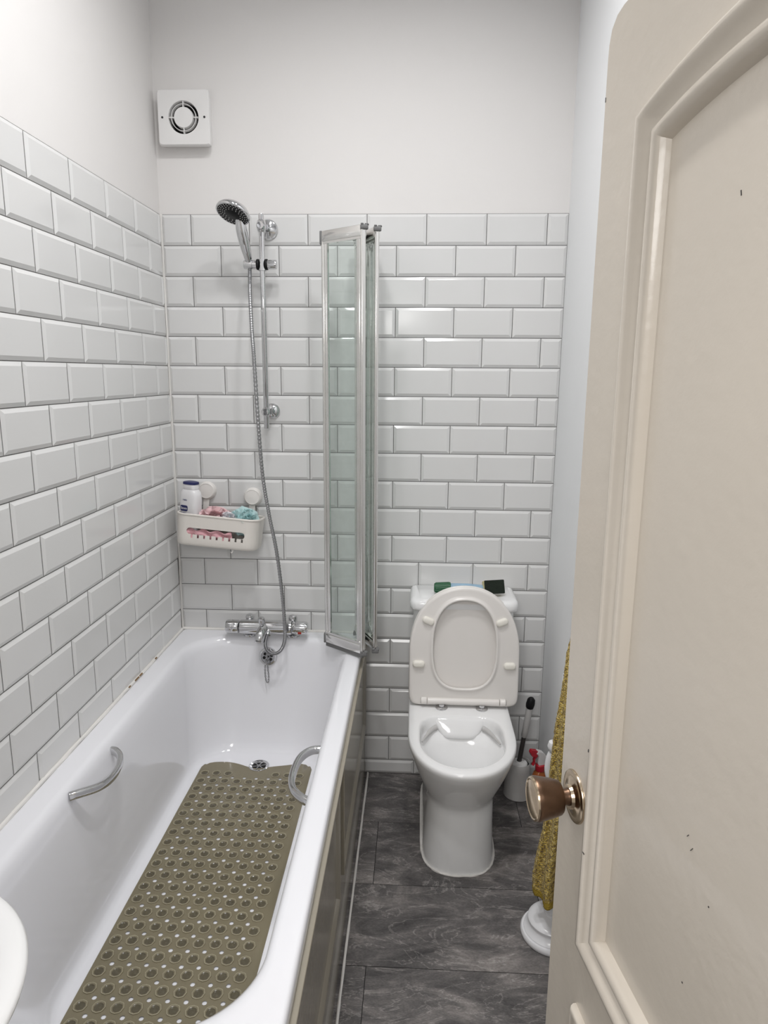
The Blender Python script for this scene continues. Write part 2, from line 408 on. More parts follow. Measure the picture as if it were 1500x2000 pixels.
# waste
b = BM(); dc = Vector((.344, -.262, .1795))
lathe(b, [(.036, -.002), (.036, .002), (.033, .0035), (.026, .001), (.024, -.004)], dc, (0, 0, 1), 40, True, False)
B(obj('drain_ring', b, 'chrome'))
b = BM(); lathe(b, [(.0245, -.003), (.0245, -.0012)], dc, (0, 0, 1), 32); 
dv = B(obj('drain_well', b, 'void'))
b = BM()
for k in range(3):
    t = PI * k / 3 + .3; q = Vector((math.cos(t), math.sin(t), 0)) * .023; tube(b, [dc - q + Vector((0, 0, .0005)), dc + q + Vector((0, 0, .0005))], .0022, 8)
lathe(b, [(.006, 0), (.006, .002)], dc, (0, 0, 1), 16)
o = obj('drain_cross', b, 'chrome_dark'); o.parent = dv
# plug chain: links hanging from the overflow and from the tap, joined at the bottom
def chain_links(bm, pts, ln=.0085, r=.0011):
    P = smooth_path(pts, 12); acc = 0; last = P[0]; flip = False; res = [P[0]]
    for p in P[1:]:
        while (p - last).length >= ln * .72:
            last = last + (p - last).normalized() * ln * .72; res.append(last.copy())
    for i in range(len(res) - 1):
        c = (res[i] + res[i + 1]) / 2; t = (res[i + 1] - res[i]).normalized(); s = t.cross(Vector((0, 1, 0)) if flip else Vector((.7, .7, 0))).normalized(); flip = not flip
        tube(bm, [c + t * math.cos(2 * PI * k / 10) * ln * .5 + s * math.sin(2 * PI * k / 10) * ln * .27 for k in range(10)], r, 6, closed=True)
b = BM()
chain_links(b, [(.345, -.112, .612), (.350, -.118, .56), (.353, -.122, .50), (.357, -.126, .455), (.352, -.128, .432), (.346, -.127, .45), (.343, -.122, .49), (.345, -.112, .516)])
B(obj('plug_chain', b, 'chrome_dark'))
# grab handles
def flat_bar(bm, pts, wd, th, up=Vector((0, 0, 1))):
    P = smooth_path(pts, 10); loops = []
    for i, p in enumerate(P):
        t = (P[min(i + 1, len(P) - 1)] - P[max(i - 1, 0)]).normalized(); s = (up - t * up.dot(t)).normalized(); q = t.cross(s)
        loops.append([p + s * (wd / 2 * math.copysign(abs(math.cos(a)) ** .6, math.cos(a))) + q * (th / 2 * math.copysign(abs(math.sin(a)) ** .6, math.sin(a))) for a in [2 * PI * k / 16 for k in range(16)]])
    loft(bm, loops)
b = BM(); flat_bar(b, [(.082, -1.045, .574), (.098, -1.030, .573), (.122, -.985, .561), (.128, -.930, .549), (.125, -.875, .549), (.113, -.838, .554), (.094, -.822, .560), (.080, -.818, .560)], .021, .017)
B(obj('grab_handle', b, 'chrome'))
b = BM(); flat_bar(b, [(.648, -1.010, .560), (.630, -1.002, .560), (.600, -.960, .553), (.585, -.905, .545), (.583, -.840, .543), (.592, -.790, .543), (.615, -.758, .543), (.648, -.752, .543)], .022, .017)
B(obj('grab_handle', b, 'chrome'))

# ------------------------------------------------------------------ bath panel
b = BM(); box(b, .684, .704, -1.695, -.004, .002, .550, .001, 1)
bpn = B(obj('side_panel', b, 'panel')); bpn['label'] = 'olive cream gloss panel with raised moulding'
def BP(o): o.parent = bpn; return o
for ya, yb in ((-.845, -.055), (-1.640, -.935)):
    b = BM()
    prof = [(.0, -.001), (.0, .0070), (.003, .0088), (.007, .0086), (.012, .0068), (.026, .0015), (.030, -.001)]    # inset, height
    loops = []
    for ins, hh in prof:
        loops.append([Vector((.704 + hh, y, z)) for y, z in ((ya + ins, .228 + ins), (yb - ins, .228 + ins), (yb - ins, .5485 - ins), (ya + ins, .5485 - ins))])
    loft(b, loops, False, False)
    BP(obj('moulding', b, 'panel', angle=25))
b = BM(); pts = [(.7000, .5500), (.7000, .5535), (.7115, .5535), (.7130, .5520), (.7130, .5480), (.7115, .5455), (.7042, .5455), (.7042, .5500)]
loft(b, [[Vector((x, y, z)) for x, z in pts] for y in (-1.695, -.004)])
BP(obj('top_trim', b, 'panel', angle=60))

# ------------------------------------------------------------------ bath mat
def make_mat():
    bm = BM(); px, py = .0418, .0452; nx, ny = 9, 22
    x0 = .164 - px / 2; y0 = -.296; Z = .1804
    hr = .0056
    skip = {(i, 0) for i in range(3, 6)}
    def zz(x, y):                                    # gentle waves, edge climbing the tub's side
        return Z + .0006 * math.sin(x * 31 + y * 17)
    vc = {}
    def V(x, y, dz=0, k=None):
        key = (round(x, 5), round(y, 5), k)
        if key not in vc: vc[key] = bm.verts.new((x, y, zz(x, y) + dz))
        return vc[key]
    for i in range(nx):
        for j in range(ny):
            cx = x0 + (i + .5) * px; cy = y0 - (j + .5) * py; hx, hy = px / 2, py / 2
            bd = []
            for sx, sy in ((1, 1), (-1, 1), (-1, -1), (1, -1)):
                X = cx + sx * hx; Y = cy + sy * hy
                edge = (i == 0 and sx < 0) or (i == nx - 1 and sx > 0) or (j == 0 and sy > 0) or (j == ny - 1 and sy < 0)
                if edge: tri = [(X, Y - sy * hr), (X, Y), (X - sx * hr, Y)]
                else: tri = [(X, Y - sy * hr), (X - sx * hr * .74, Y - sy * hr * .74), (X - sx * hr, Y)]
                if sx * sy < 0: tri = tri[::-1]
                bd += tri
                bd.append({(1, 1): (cx, cy + hy), (-1, 1): (cx - hx, cy), (-1, -1): (cx, cy - hy), (1, -1): (cx + hx, cy)}[(sx, sy)])
            prev = [V(*p) for p in bd]
            angs = [math.atan2(p[1] - cy, p[0] - cx) for p in bd]
            flat = (i, j) in skip
            q = random.uniform(-.0003, .0005)
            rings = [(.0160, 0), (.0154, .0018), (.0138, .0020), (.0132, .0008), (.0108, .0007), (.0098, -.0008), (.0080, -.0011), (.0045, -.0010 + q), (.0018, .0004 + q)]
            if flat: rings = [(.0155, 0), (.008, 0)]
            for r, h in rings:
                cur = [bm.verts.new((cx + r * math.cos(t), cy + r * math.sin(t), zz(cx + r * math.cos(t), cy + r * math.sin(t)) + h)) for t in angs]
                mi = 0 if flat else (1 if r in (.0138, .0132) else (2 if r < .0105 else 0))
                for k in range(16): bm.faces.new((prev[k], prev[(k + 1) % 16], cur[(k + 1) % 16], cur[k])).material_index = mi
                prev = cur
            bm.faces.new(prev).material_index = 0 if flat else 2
    # border strip out to the mat's rounded outline
    gx0, gx1, gy0, gy1 = x0, x0 + nx * px, y0, y0 - ny * py
    ox0, ox1, oy1 = .141, .534, -1.304
    def ytop(x):
        t = (x - ox0) / (ox1 - ox0)
        return -.262 + .016 * math.exp(-((t - .2) / .18) ** 2) - .019 * math.exp(-((t - .50) / .13) ** 2) + .020 * math.exp(-((t - .90) / .14) ** 2)
    be = [e for e in bm.edges if e.is_boundary]
    ring = {}
    for e in be:
        if all((abs(v.co.x - gx0) < 1e-4 or abs(v.co.x - gx1) < 1e-4 or abs(v.co.y - gy0) < 1e-4 or abs(v.co.y - gy1) < 1e-4) for v in e.verts):
            for v in e.verts: ring.setdefault(v, []).append(e)
    mapped = {}
    rc = .036
    def outer(v):
        x, y = v.co.x, v.co.y
        u = (x - gx0) / (gx1 - gx0); t = (gy0 - y) / (gy0 - gy1)
        X = ox0 + (ox1 - ox0) * u; yt = ytop(X); Y = yt + (oy1 - yt) * t
        # round the corners
        for cxn, sx in ((ox0 + rc, -1), (ox1 - rc, 1)):
            for cyn, sy in ((ytop(cxn) - rc, 1), (oy1 + rc, -1)):
                if (X - cxn) * sx > 0 and (Y - cyn) * sy > 0:
                    d = Vector((X - cxn, Y - cyn)); mxx = max(abs(d.x), abs(d.y)); 
                    if d.length > 0: d = d.normalized() * min(mxx, rc); X, Y = cxn + d.x, cyn + d.y
        return X, Y
    for v in list(ring):
        X, Y = outer(v); 
        mapped[v] = (bm.verts.new((X, Y, zz(X, Y) + .0004)), bm.verts.new((X + (.0012 if X > .34 else -.0012), Y, .1788)))
    done = set()
    for v, es in ring.items():
        for e in es:
            if e in done: continue
            done.add(e); a, c = e.verts
            if a in mapped and c in mapped:
                bm.faces.new((a, c, mapped[c][0], mapped[a][0])); bm.faces.new((mapped[a][0], mapped[c][0], mapped[c][1], mapped[a][1]))
    return bm
tag(obj('bath_mat', make_mat(), ['mat', 'mat_ring', 'mat_cup_shade'], angle=60), 'olive brown rubber mat with suction cups on the bottom of the bathtub', 'bath mat')

# ------------------------------------------------------------------ folding shower screen
scr = thing('shower_screen', 'folded four-panel glass shower screen with silver frames, at the bathtub corner', 'shower screen', (.715, -.01, .6))
def SC(o): o.parent = scr; o.matrix_parent_inverse = Matrix.Translation((-.715, .01, -.6)); return o
pA, pB, pC, pD, pE = (.572, -.142), (.717, -.250), (.676, -.062), (.756, -.222), (.722, -.020)
ZB, ZT = .612, 2.003
def screen_panel(p, q, first):
    P = Vector((*p, 0)); Q = Vector((*q, 0)); d = (Q - P).normalized(); n_ = Vector((-d.y, d.x, 0)); L_ = (Q - P).length
    mx = Matrix(((d.x, n_.x, 0, P.x), (d.y, n_.y, 0, P.y), (0, 0, 1, 0), (0, 0, 0, 1)))
    bm = BM(); hh = .033
    a, e = .008, L_ - .008
    box(bm, a, e, -.009, .009, ZT - hh, ZT, .003, 2, mx); box(bm, a, e, -.009, .009, ZB, ZB + hh, .003, 2, mx)     # top and bottom rails
    box(bm, a, e, -.006, .006, ZT - hh - .007, ZT - hh + .001, 0, 1, mx); box(bm, a, e, -.006, .006, ZB + hh - .001, ZB + hh + .007, 0, 1, mx)
    for xx in (.007, L_ - .007):                                                                                 # upright profiles: two rods
        sg = 1 if xx < L_ / 2 else -1
        lathe(bm, [(.0068, 0), (.0068, ZT - ZB - .012)], P + d * xx + Vector((0, 0, ZB + .006)), (0, 0, 1), 20)
        lathe(bm, [(.0048, 0), (.0048, ZT - ZB - .05)], P + d * (xx + sg * .0115) + Vector((0, 0, ZB + .025)), (0, 0, 1), 16)
        box(bm, xx + sg * .0065 - .004, xx + sg * .0065 + .004, -.0028, .0028, ZB + .012, ZT - .012, 0, 1, mx)
        box(bm, xx + sg * .018 - .003, xx + sg * .018 + .003, -.0032, .0032, ZB + .03, ZT - .03, 0, 1, mx)
    fr = SC(obj('panel_frame', bm, 'alu', angle=35))
    g = BM(); box(g, .016, L_ - .016, -.002, .002, ZB + .03, ZT - .03, 0, 1, mx)
    go = obj('glass_pane', g, 'glass', smooth=False); go.parent = fr
    return fr
screen_panel(pA, pB, True); screen_panel(pB, pC, False); screen_panel(pC, pD, False); screen_panel(pD, pE, False)
for (x, y), sz in ((pB, 1), (pC, 1), (pD, 1)):
    for z0, z1 in ((ZT - .014, ZT + .003), (ZB - .007, ZB + .010)):
        b = BM(); box(b, x - .012, x + .012, y - .009, y + .011, z0, z1 - .004, .003, 2); box(b, x - .010, x - .001, y - .010, y + .008, z1 - .005, z1, .002); box(b, x + .002, x + .014, y - .008, y + .010, z1 - .005, z1 - .001, .002)
        SC(obj('hinge_cap', b, 'grey_cap'))
for za, zb in ((ZT - .04, ZT + .001), (ZB - .004, ZB + .03)):
    b = BM(); box(b, pA[0] - .006, pA[0] + .003, pA[1] - .009, pA[1] + .009, za, zb, .002)
    SC(obj('end_cap', b, 'grey_cap'))
b = BM(); box(b, pE[0] - .014, pE[0] + .014, -.022, -.0005, .594, ZT + .004, .003)
SC(obj('wall_channel', b, 'alu'))
b = BM(); P = Vector((*pA, 0)); Q = Vector((*pB, 0)); d = (Q - P).normalized(); n_ = Vector((-d.y, d.x, 0))
mx = Matrix(((d.x, n_.x, 0, P.x), (d.y, n_.y, 0, P.y), (0, 0, 1, 0), (0, 0, 0, 1)))
box(b, .004, .178, -.003, .003, .5955, .613, 0, 1, mx)
SC(obj('bottom_seal', b, 'grey_cap', smooth=False))

# ------------------------------------------------------------------ shower rail, handset, hose
RXx, RYy = .360, -.062
rail = thing('shower_rail', 'upright chrome shower riser rail with sliding holder on the tiled wall', 'shower rail', (RXx, 0, 1.42))
def RL(o): o.parent = rail; o.matrix_parent_inverse = Matrix.Translation((-RXx, 0, -1.42)); return o
b = BM(); lathe(b, [(.0085, 0), (.0092, .001), (.0092, .706), (.0085, .708)], (RXx, RYy, 1.366), (0, 0, 1), 24)
RL(obj('rail', b, 'chrome'))
for z, big in ((2.036, 1.25), (1.424, 1.0)):
    b = BM()
    lathe(b, [(.026 * big, .0), (.027 * big, .003), (.024 * big, .009), (.016, .013), (.011, .016), (.010, .045)], (RXx + .010, -.0005, z), (0, -1, 0), 32)
    lathe(b, [(.010, -.020), (.0135, -.016), (.0155, -.006), (.0155, .006), (.0135, .016), (.010, .020)] if big > 1.1 else [(.010, -.014), (.0135, -.010), (.0135, .010), (.010, .014)], (RXx, RYy, z), (0, 0, 1), 28)
    lathe(b, [(.0145, 0), (.0145, .010), (.011, .014)], (RXx, RYy - .004, z), (0, -1, 0), 24)
    RL(obj('wall_bracket', b, 'chrome'))
sz = 1.914
b = BM()
lathe(b, [(.0095, 0), (.0150, .001), (.0150, .028), (.0145, .030)], (RXx + .018, RYy, sz), (1, 0, 0), 28)       # right hand knob
lathe(b, [(.0150, 0), (.0150, .020), (.0130, .0205), (.0130, .0215), (.0150, .022), (.0150, .048), (.0135, .050)], (RXx - .012, RYy, sz), (-1, 0, 0), 28)
lathe(b, [(.0135, -.02), (.0135, .016)], (RXx, RYy, sz), (0, 0, 1), 20)
sl = RL(obj('slider', b, 'chrome'))
for s_ in (1, -1):
    b = BM(); lathe(b, [(.0165, 0), (.0178, .002), (.0178, .007), (.0165, .009)], (RXx + s_ * .010, RYy, sz), (s_, 0, 0), 28)
    o = obj('slider_ring', b, 'black'); o.parent = sl; o['label'] = 'black friction ring'

hs = thing('hand_shower', 'round chrome shower head with black nozzle face, held on the rail', 'shower head', (.313, -.072, 1.90))
def HS(o): o.parent = hs; o.matrix_parent_inverse = Matrix.Translation((-.313, .072, -1.90)); return o
Hc = Vector((.290, -.150, 2.060)); hn = Vector((-.22, -.42, -.88)).normalized()
P0 = Vector((.3165, -.066, 1.921)); P1 = Hc + Vector((.012, .028, -.014))
b = BM(); path = smooth_path([P0, P0.lerp(P1, .3) + Vector((.000, -.004, 0)), P0.lerp(P1, .7) + Vector((-.001, -.003, 0)), P1, Hc - hn * .008], 8); nn = len(path)
def hr(i):
    t = i / (nn - 1); return .0105 + .0065 * math.sin(min(1, t * 1.15) * PI) ** 1.2 + .003 * t
tube(b, path, hr, 20)
HS(obj('handle', b, 'chrome'))
b = BM(); lathe(b, [(.006, -.026), (.030, -.022), (.047, -.012), (.0545, -.002), (.0560, .004), (.0545, .008), (.0500, .009), (.0495, .006)], Hc, hn, 48, True, False)
HS(obj('head', b, 'chrome'))
b = BM(); lathe(b, [(.0500, .004), (.0498, .0078), (.022, .0090), (.020, .0105), (.001, .0120)], Hc, hn, 48)
fp = HS(obj('nozzle_plate', b, 'black')); fp['label'] = 'black nozzle face'
b = BM(); a_, u_, v_ = frame_of(hn)
for rr, cnt in ((.026, 14), (.033, 18), (.040, 24), (.046, 28)):
    for k in range(cnt):
        t = 2 * PI * (k + (rr * 500 % 1)) / cnt
        lathe(b, [(.0013, 0), (.0011, .0016), (.0005, .002)], Hc + hn * (.0086 - (rr - .022) * .03) + (u_ * math.cos(t) + v_ * math.sin(t)) * rr, hn, 8)
o = obj('nozzles', b, 'white_plastic'); o.parent = fp

b = BM()
hp = smooth_path([(.3170, -.063, 1.905), (.3175, -.066, 1.885), (.320, -.082, 1.82), (.330, -.115, 1.70), (.338, -.13, 1.605), (.348, -.14, 1.40), (.359, -.14, 1.208), (.378, -.14, 1.07), (.401, -.14, .937), (.417, -.14, .78), (.424, -.142, .66), (.422, -.145, .605), (.408, -.148, .572), (.386, -.150, .560), (.363, -.148, .566), (.351, -.140, .585), (.350, -.122, .604), (.3535, -.108, .618)], 46)
tube(b, hp, lambda i: .0066 if i % 3 else .0052, 10)
hose = obj('shower_hose', b, 'chrome_dark', angle=80)
tag(hose, 'long flexible metal shower hose hanging from the shower head to the tap', 'shower hose')

# ------------------------------------------------------------------ thermostatic bath tap
MY, MZ = -.080, .634
tap = thing('bath_tap', 'chrome thermostatic bar mixer tap on the far bathtub rim', 'tap', (.343, MY, .591))
def TP(o): o.parent = tap; o.matrix_parent_inverse = Matrix.Translation((-.343, -MY, -.591)); return o
b = BM(); lathe(b, [(.020, 0), (.0255, .004), (.0268, .02), (.0268, .185), (.0255, .195)], (.243, MY, MZ), (1, 0, 0), 36)
TP(obj('body', b, 'chrome'))
b = BM(); lathe(b, [(.0240, 0), (.0252, .002), (.0252, .040), (.0230, .046), (.016, .048)], (.240, MY, MZ), (-1, 0, 0), 36); box(b, .196, .216, MY - .0265, MY - .018, MZ - .006, MZ + .006, .004)
TP(obj('flow_handle', b, 'chrome'))
b = BM(); lathe(b, [(.0215, 0), (.0225, .002), (.0225, .012), (.0205, .013), (.0205, .016), (.0238, .017), (.0238, .050), (.0218, .056), (.014, .058)], (.440, MY, MZ), (1, 0, 0), 36); box(b, .474, .494, MY - .0245, MY - .016, MZ - .005, MZ + .007, .004)
th = TP(obj('temperature_handle', b, 'chrome'))
b = BM(); box(b, .463, .477, MY - .0235, MY - .017, MZ - .017, MZ - .006, .003); o = obj('safety_button', b, 'redmark'); o.parent = th; o['label'] = 'red safety button'
for x in (.274, .436):
    b = BM(); lathe(b, [(.0265, 0), (.0265, .006), (.022, .010), (.0165, .013), (.0165, .062), (.0165, .070), (.014, .077), (.006, .081)], (x, -.046, .591), (0, 0, 1), 32)
    lathe(b, [(.0155, 0), (.0155, .03)], (x, -.046, MZ), (0, -1, 0), 24)
    TP(obj('pillar', b, 'chrome'))
b = BM(); pth = smooth_path([(.338, MY - .012, MZ + .002), (.335, MY - .032, MZ - .002), (.331, MY - .052, MZ - .014), (.329, MY - .060, MZ - .030)], 6)
tube(b, pth, lambda i: .0190 - .002 * i / len(pth), 24); lathe(b, [(.0165, 0), (.0165, .006), (.0145, .006), (.0145, .003)], (.329, MY - .0605, MZ - .030), (0, -.25, -1), 24)
TP(obj('spout', b, 'chrome'))
b = BM(); lathe(b, [(.007, 0), (.007, .012), (.0115, .013), (.0125, .018), (.0125, .028), (.0105, .033), (.004, .035)], (.331, MY - .022, MZ + .014), (0, -.15, 1), 24)
TP(obj('diverter_knob', b, 'chrome'))
b = BM(); lathe(b, [(.012, 0), (.012, .012), (.0095, .013), (.0095, .022)], (.3545, MY - .016, MZ - .004), (0, -.55, -.5), 20)
TP(obj('hose_outlet', b, 'chrome'))

# ------------------------------------------------------------------ suction basket with its contents
bk_rot = Euler((math.radians(-4), math.radians(5), 0))
bk = thing('shower_basket', 'cream plastic suction basket on the corner tiles, holding bottle and puffs', 'basket', (.178, -.018, .938), bk_rot)
def basket_loop(q, z, f=0):
    return rrect(-.150 + q, .150 - q, -.125 + q, 0 - q, (.022 - q * .4, .022 - q * .4, .045 - q, .045 - q), z, 24)
b = BM()
loft(b, [basket_loop(.012, .001), basket_loop(.007, .004), basket_loop(.004, .010), basket_loop(.004, .030)], True, False)   # base
loft(b, [basket_loop(.008, .030), basket_loop(.008, .010), basket_loop(.014, .006)], False, True)
# walls from the slot level up, front built around a real opening
z0, zs0, zs1, z1 = .030, .036, .058, .112
def wall_ring(bm, za, zb, qa=.004, qb=.0, inner=True, arc=None):
    A = basket_loop(qa, za); Bq = basket_loop(qb, zb); Ai = basket_loop(qa + .004, za); Bi = basket_loop(qb + .004, zb)
    n = len(A)
    rng = [k for k in range(n) if arc is None or arc(A[k], A[(k + 1) % n])]
    va, vb, vai, vbi = [[bm.verts.new(p) for p in L_] for L_ in (A, Bq, Ai, Bi)]
    for k in rng:
        j = (k + 1) % n
        bm.faces.new((va[k], va[j], vb[j], vb[k])); bm.faces.new((vai[j], vai[k], vbi[k], vbi[j]))
        bm.faces.new((vb[k], vb[j], vbi[j], vbi[k])); bm.faces.new((va[j], va[k], vai[k], vai[j]))
wall_ring(b, .066, .112, .003, 0)
wall_ring(b, .030, .066, .004, .003, arc=lambda p, q: not (p.y < -.115 and q.y < -.115 and max(abs(p.x), abs(q.x)) < .1061))
# front piece with the long slot and its comb of little notches
xs = -.105
fy0, fy1 = -.1212, -.1172
def fbox(xa, xb, za, zb): box(b, xa, xb, fy0, fy1, za, zb)
fbox(-.1062, -.104, .030, .066); fbox(.1035, .1062, .030, .066)
nt = 9; xa = -.104; pit = .0225; nx0 = -.088
fbox(-.104, nx0, .030, .043)
for k in range(nt):
    fbox(nx0 + k * pit + .0068, nx0 + (k + 1) * pit if k < nt - 1 else .1035, .030, .0425)
# rounded slot ends
for sx, xe in ((1, -.104), (-1, .1035)):
    cxx = xe + sx * .0117
    for (cz, dz) in ((.066, -1), (.0425, 1)):
        loops = []
        pts = [Vector((xe, 0, cz))] + [Vector((cxx - sx * .0117 * math.sin(t), 0, cz + dz * (.0117 - .0117 * math.cos(t)))) for t in [PI / 2 * i / 6 for i in range(7)]]
        loft(b, [[Vector((p.x, fy0, p.z)) for p in pts], [Vector((p.x, fy1, p.z)) for p in pts]])
# rolled lip
L0 = basket_loop(.0015, .112)
tube(b, L0, .0040, 8, closed=True)
obj('basket', b, 'cream_plastic', bk, angle=35)
for x in (-.075, .096):
    b = BM(); zc = .188 if x < 0 else .182
    lathe(b, [(.036, -.0165), (.036, -.011), (.034, .0), (.0315, .010), (.028, .014), (.0265, .015), (.026, .0135), (.001, .0150)], (x, .002, zc), (0, -1, 0), 40)
    cp = obj('suction_cup', b, 'cup_plastic', bk)
    b = BM(); box(b, x - .011, x + .011, -.004, .004, .108, zc - .02, .002); obj('hanger', b, 'cup_plastic', bk)
b = BM(); tube(b, [(.063, -.112, .001), (.063, -.112, -.008), (.060, -.114, -.011), (.057, -.113, -.008)], .0017, 8); obj('hook', b, 'cup_plastic', bk)

def puff(name, loc, R, m, n, label, squash=(1, 1, 1), seed=0):
    rnd = random.Random(seed); bm = BM()
    for i in range(n):
        ax = Vector((rnd.gauss(0, 1), rnd.gauss(0, 1), rnd.gauss(0, 1))).normalized(); a, u, v = frame_of(ax)
        k1 = rnd.randint(5, 9); ph = rnd.uniform(0, 6); r0 = R * rnd.uniform(.8, 1.05); off = R * rnd.uniform(-.45, .45); S_ = 44; amp = R * rnd.uniform(.14, .26)
        rows = []
        rmax = math.sqrt(max(1e-5, r0 * r0 - off * off)) if r0 > abs(off) else r0 * .3
        for q in (.25, .55, .8, 1.0):
            rows.append([Vector((p.x * squash[0], p.y * squash[1], p.z * squash[2])) for p in
                         [a * (off + amp * q * math.sin(k1 * t + ph + q) + amp * .4 * q * math.sin(2.7 * k1 * t)) + (u * math.cos(t) + v * math.sin(t)) * rmax * q for t in [2 * PI * s / S_ for s in range(S_)]]])
        loft(bm, rows, False, False)
    o = obj(name, bm, m, angle=180); o.location = loc
    tag(o, label, 'bath puff', 'bath puffs in the basket'); return o
# ------------ (positions are in the room, resting on the basket floor)
puff('bath_puff', (.168, -.080, 1.042), .048, 'net_pink', 20, 'pink net bath puff in the middle of the basket', (1.35, 1, .9), 3)
puff('bath_puff', (.274, -.082, 1.032), .054, 'net_teal', 18, 'pale turquoise net bath puff at the right end of the basket', (1.0, .95, .95), 5)
puff('bath_puff', (.222, -.098, 1.050), .028, 'net_lilac', 11, 'small pale lilac bath puff between the pink and turquoise puffs', (1, .9, .8), 8)
b = BM()
pts = []
N1, N2 = 40, 12
for j in range(N2):
    s = j / (N2 - 1); pts.append([])
    for i in range(N1):
        t = i / (N1 - 1)
        pts[-1].append(Vector((.075 + .165 * t, -.128 + .005 * math.sin(t * 19 + s * 7) + .004 * math.sin(s * 14 + t * 5), .966 + .048 * s + .004 * math.sin(t * 21) - .014 * t)))
loft(b, pts, False, False, closed=False)
fc = obj('face_cloth', b, 'pink_cloth', angle=180)
sm = fc.modifiers.new('s', 'SOLIDIFY'); sm.thickness = .003
tag(fc, 'folded dusty pink cloth seen through the basket slot', 'cloth')

# bottle
bt = thing('shower_gel_bottle', 'white shower gel bottle with navy cap, at the left end of the basket', 'bottle', (.073, -.074, .952), (math.radians(-2), math.radians(2), math.radians(-24)))
def bot_loop(wx, wy, z): return super_loop(wx, wy, -wy, 0, z, 0, 3.2, 3.2, 48)
b = BM(); loft(b, [bot_loop(.036, .021, 0), bot_loop(.0395, .0235, .004), bot_loop(.0405, .0245, .02), bot_loop(.0405, .0245, .155), bot_loop(.0395, .0242, .172), bot_loop(.036, .023, .185), bot_loop(.029, .020, .193), bot_loop(.026, .019, .195)])
obj('body', b, 'bottle_white', bt)
b = BM(); loft(b, [bot_loop(.025, .018, .195), bot_loop(.0268, .0195, .197), bot_loop(.0268, .0195, .212), bot_loop(.026, .019, .214)]); obj('cap', b, 'bottle_white', bt)
b = BM(); loft(b, [bot_loop(.0275, .0205, .2135), bot_loop(.0280, .021, .216), bot_loop(.027, .020, .222), bot_loop(.018, .014, .224)]); cp = obj('cap_top', b, 'navy', bt); cp['label'] = 'navy cap top'
# printed label: dark lozenge with the name, small print above and below
b = BM(); loft(b, [[Vector((p.x, y, p.y)) for p in rrect(-.0165, .0165, -.0105, .0105, .0065, 0, 8)] for y in (-.0238, -.0255)])
lb = obj('label', b, 'navy', bt); lb.location = (-.010, 0, .128)
RT = Matrix.Rotation(PI / 2, 4, 'X')
text_mesh('lettering', 'Sanex', .0125, 'bottle_white', lb, Matrix.Translation((0, -.0256, .0002)) @ RT)
text_mesh('small_print', 'I NEU', .0075, 'ink', bt, Matrix.Translation((-.006, -.0248, .158)) @ RT)
text_mesh('small_print', 'EXPERT', .0068, 'ink', bt, Matrix.Translation((-.011, -.0248, .110)) @ RT)
text_mesh('small_print', 'shower', .0055, 'pink_ink', bt, Matrix.Translation((-.011, -.0248, .094)) @ RT)

# ------------------------------------------------------------------ extractor fan
fan = thing('extractor_fan', 'square white extractor fan high on the back wall', 'fan', (.105, 0, 2.378))
b = BM()
NF = 96
def sq(hx, hz, y, n_=16): 
    out = []
    for k in range(NF):
        t = 2 * PI * k / NF; c, q = math.cos(t), math.sin(t); r_ = 1 / ((abs(c) ** n_ + abs(q) ** n_) ** (1 / n_))
        out.append(Vector((hx * r_ * c, y, hz * r_ * q)))
    return out
cl = lambda r_, y: [Vector((r_ * math.cos(2 * PI * k / NF), y, r_ * math.sin(2 * PI * k / NF))) for k in range(NF)]
loft(b, [sq(.082, .079, .0055), sq(.082, .079, -.016), sq(.086, .084, -.016, 26), sq(.086, .084, -.031, 26), sq(.0835, .0815, -.034, 26), cl(.054, -.0345), cl(.0505, -.0335), cl(.0495, -.030), cl(.049, -.002)], True, False)
obj('casing', b, 'white_plastic', fan, angle=35)
b = BM(); lathe(b, [(.0495, 0), (.0495, .002)], (0, -.002, 0), (0, -1, 0), 40); obj('duct', b, 'void', fan)
b = BM(); 
for k in range(4):
    t = PI / 2 * k; box(b, -.0014, .0014, -.0335, -.020, .028, .049, 0, 1, Matrix.Rotation(t, 4, 'Y'))
lathe(b, [(.0418, .010), (.0418, .0235), (.0408, .0245), (.0398, .0235), (.0398, .010)], (0, -.010, 0), (0, -1, 0), 48, False, False)
gr = obj('grille', b, 'white_plastic', fan, smooth=False)
b = BM(); lathe(b, [(.0325, .0), (.0325, .020), (.031, .0245), (.001, .0255)], (0, -.010, 0), (0, -1, 0), 48); obj('centre_disc', b, 'white_plastic', fan)
for x in (-.070, .070):
    b = BM(); lathe(b, [(.0036, 0), (.0036, .0012)], (x, -.0340, 0), (0, -1, 0), 16); obj('screw', b, 'rubber', fan)

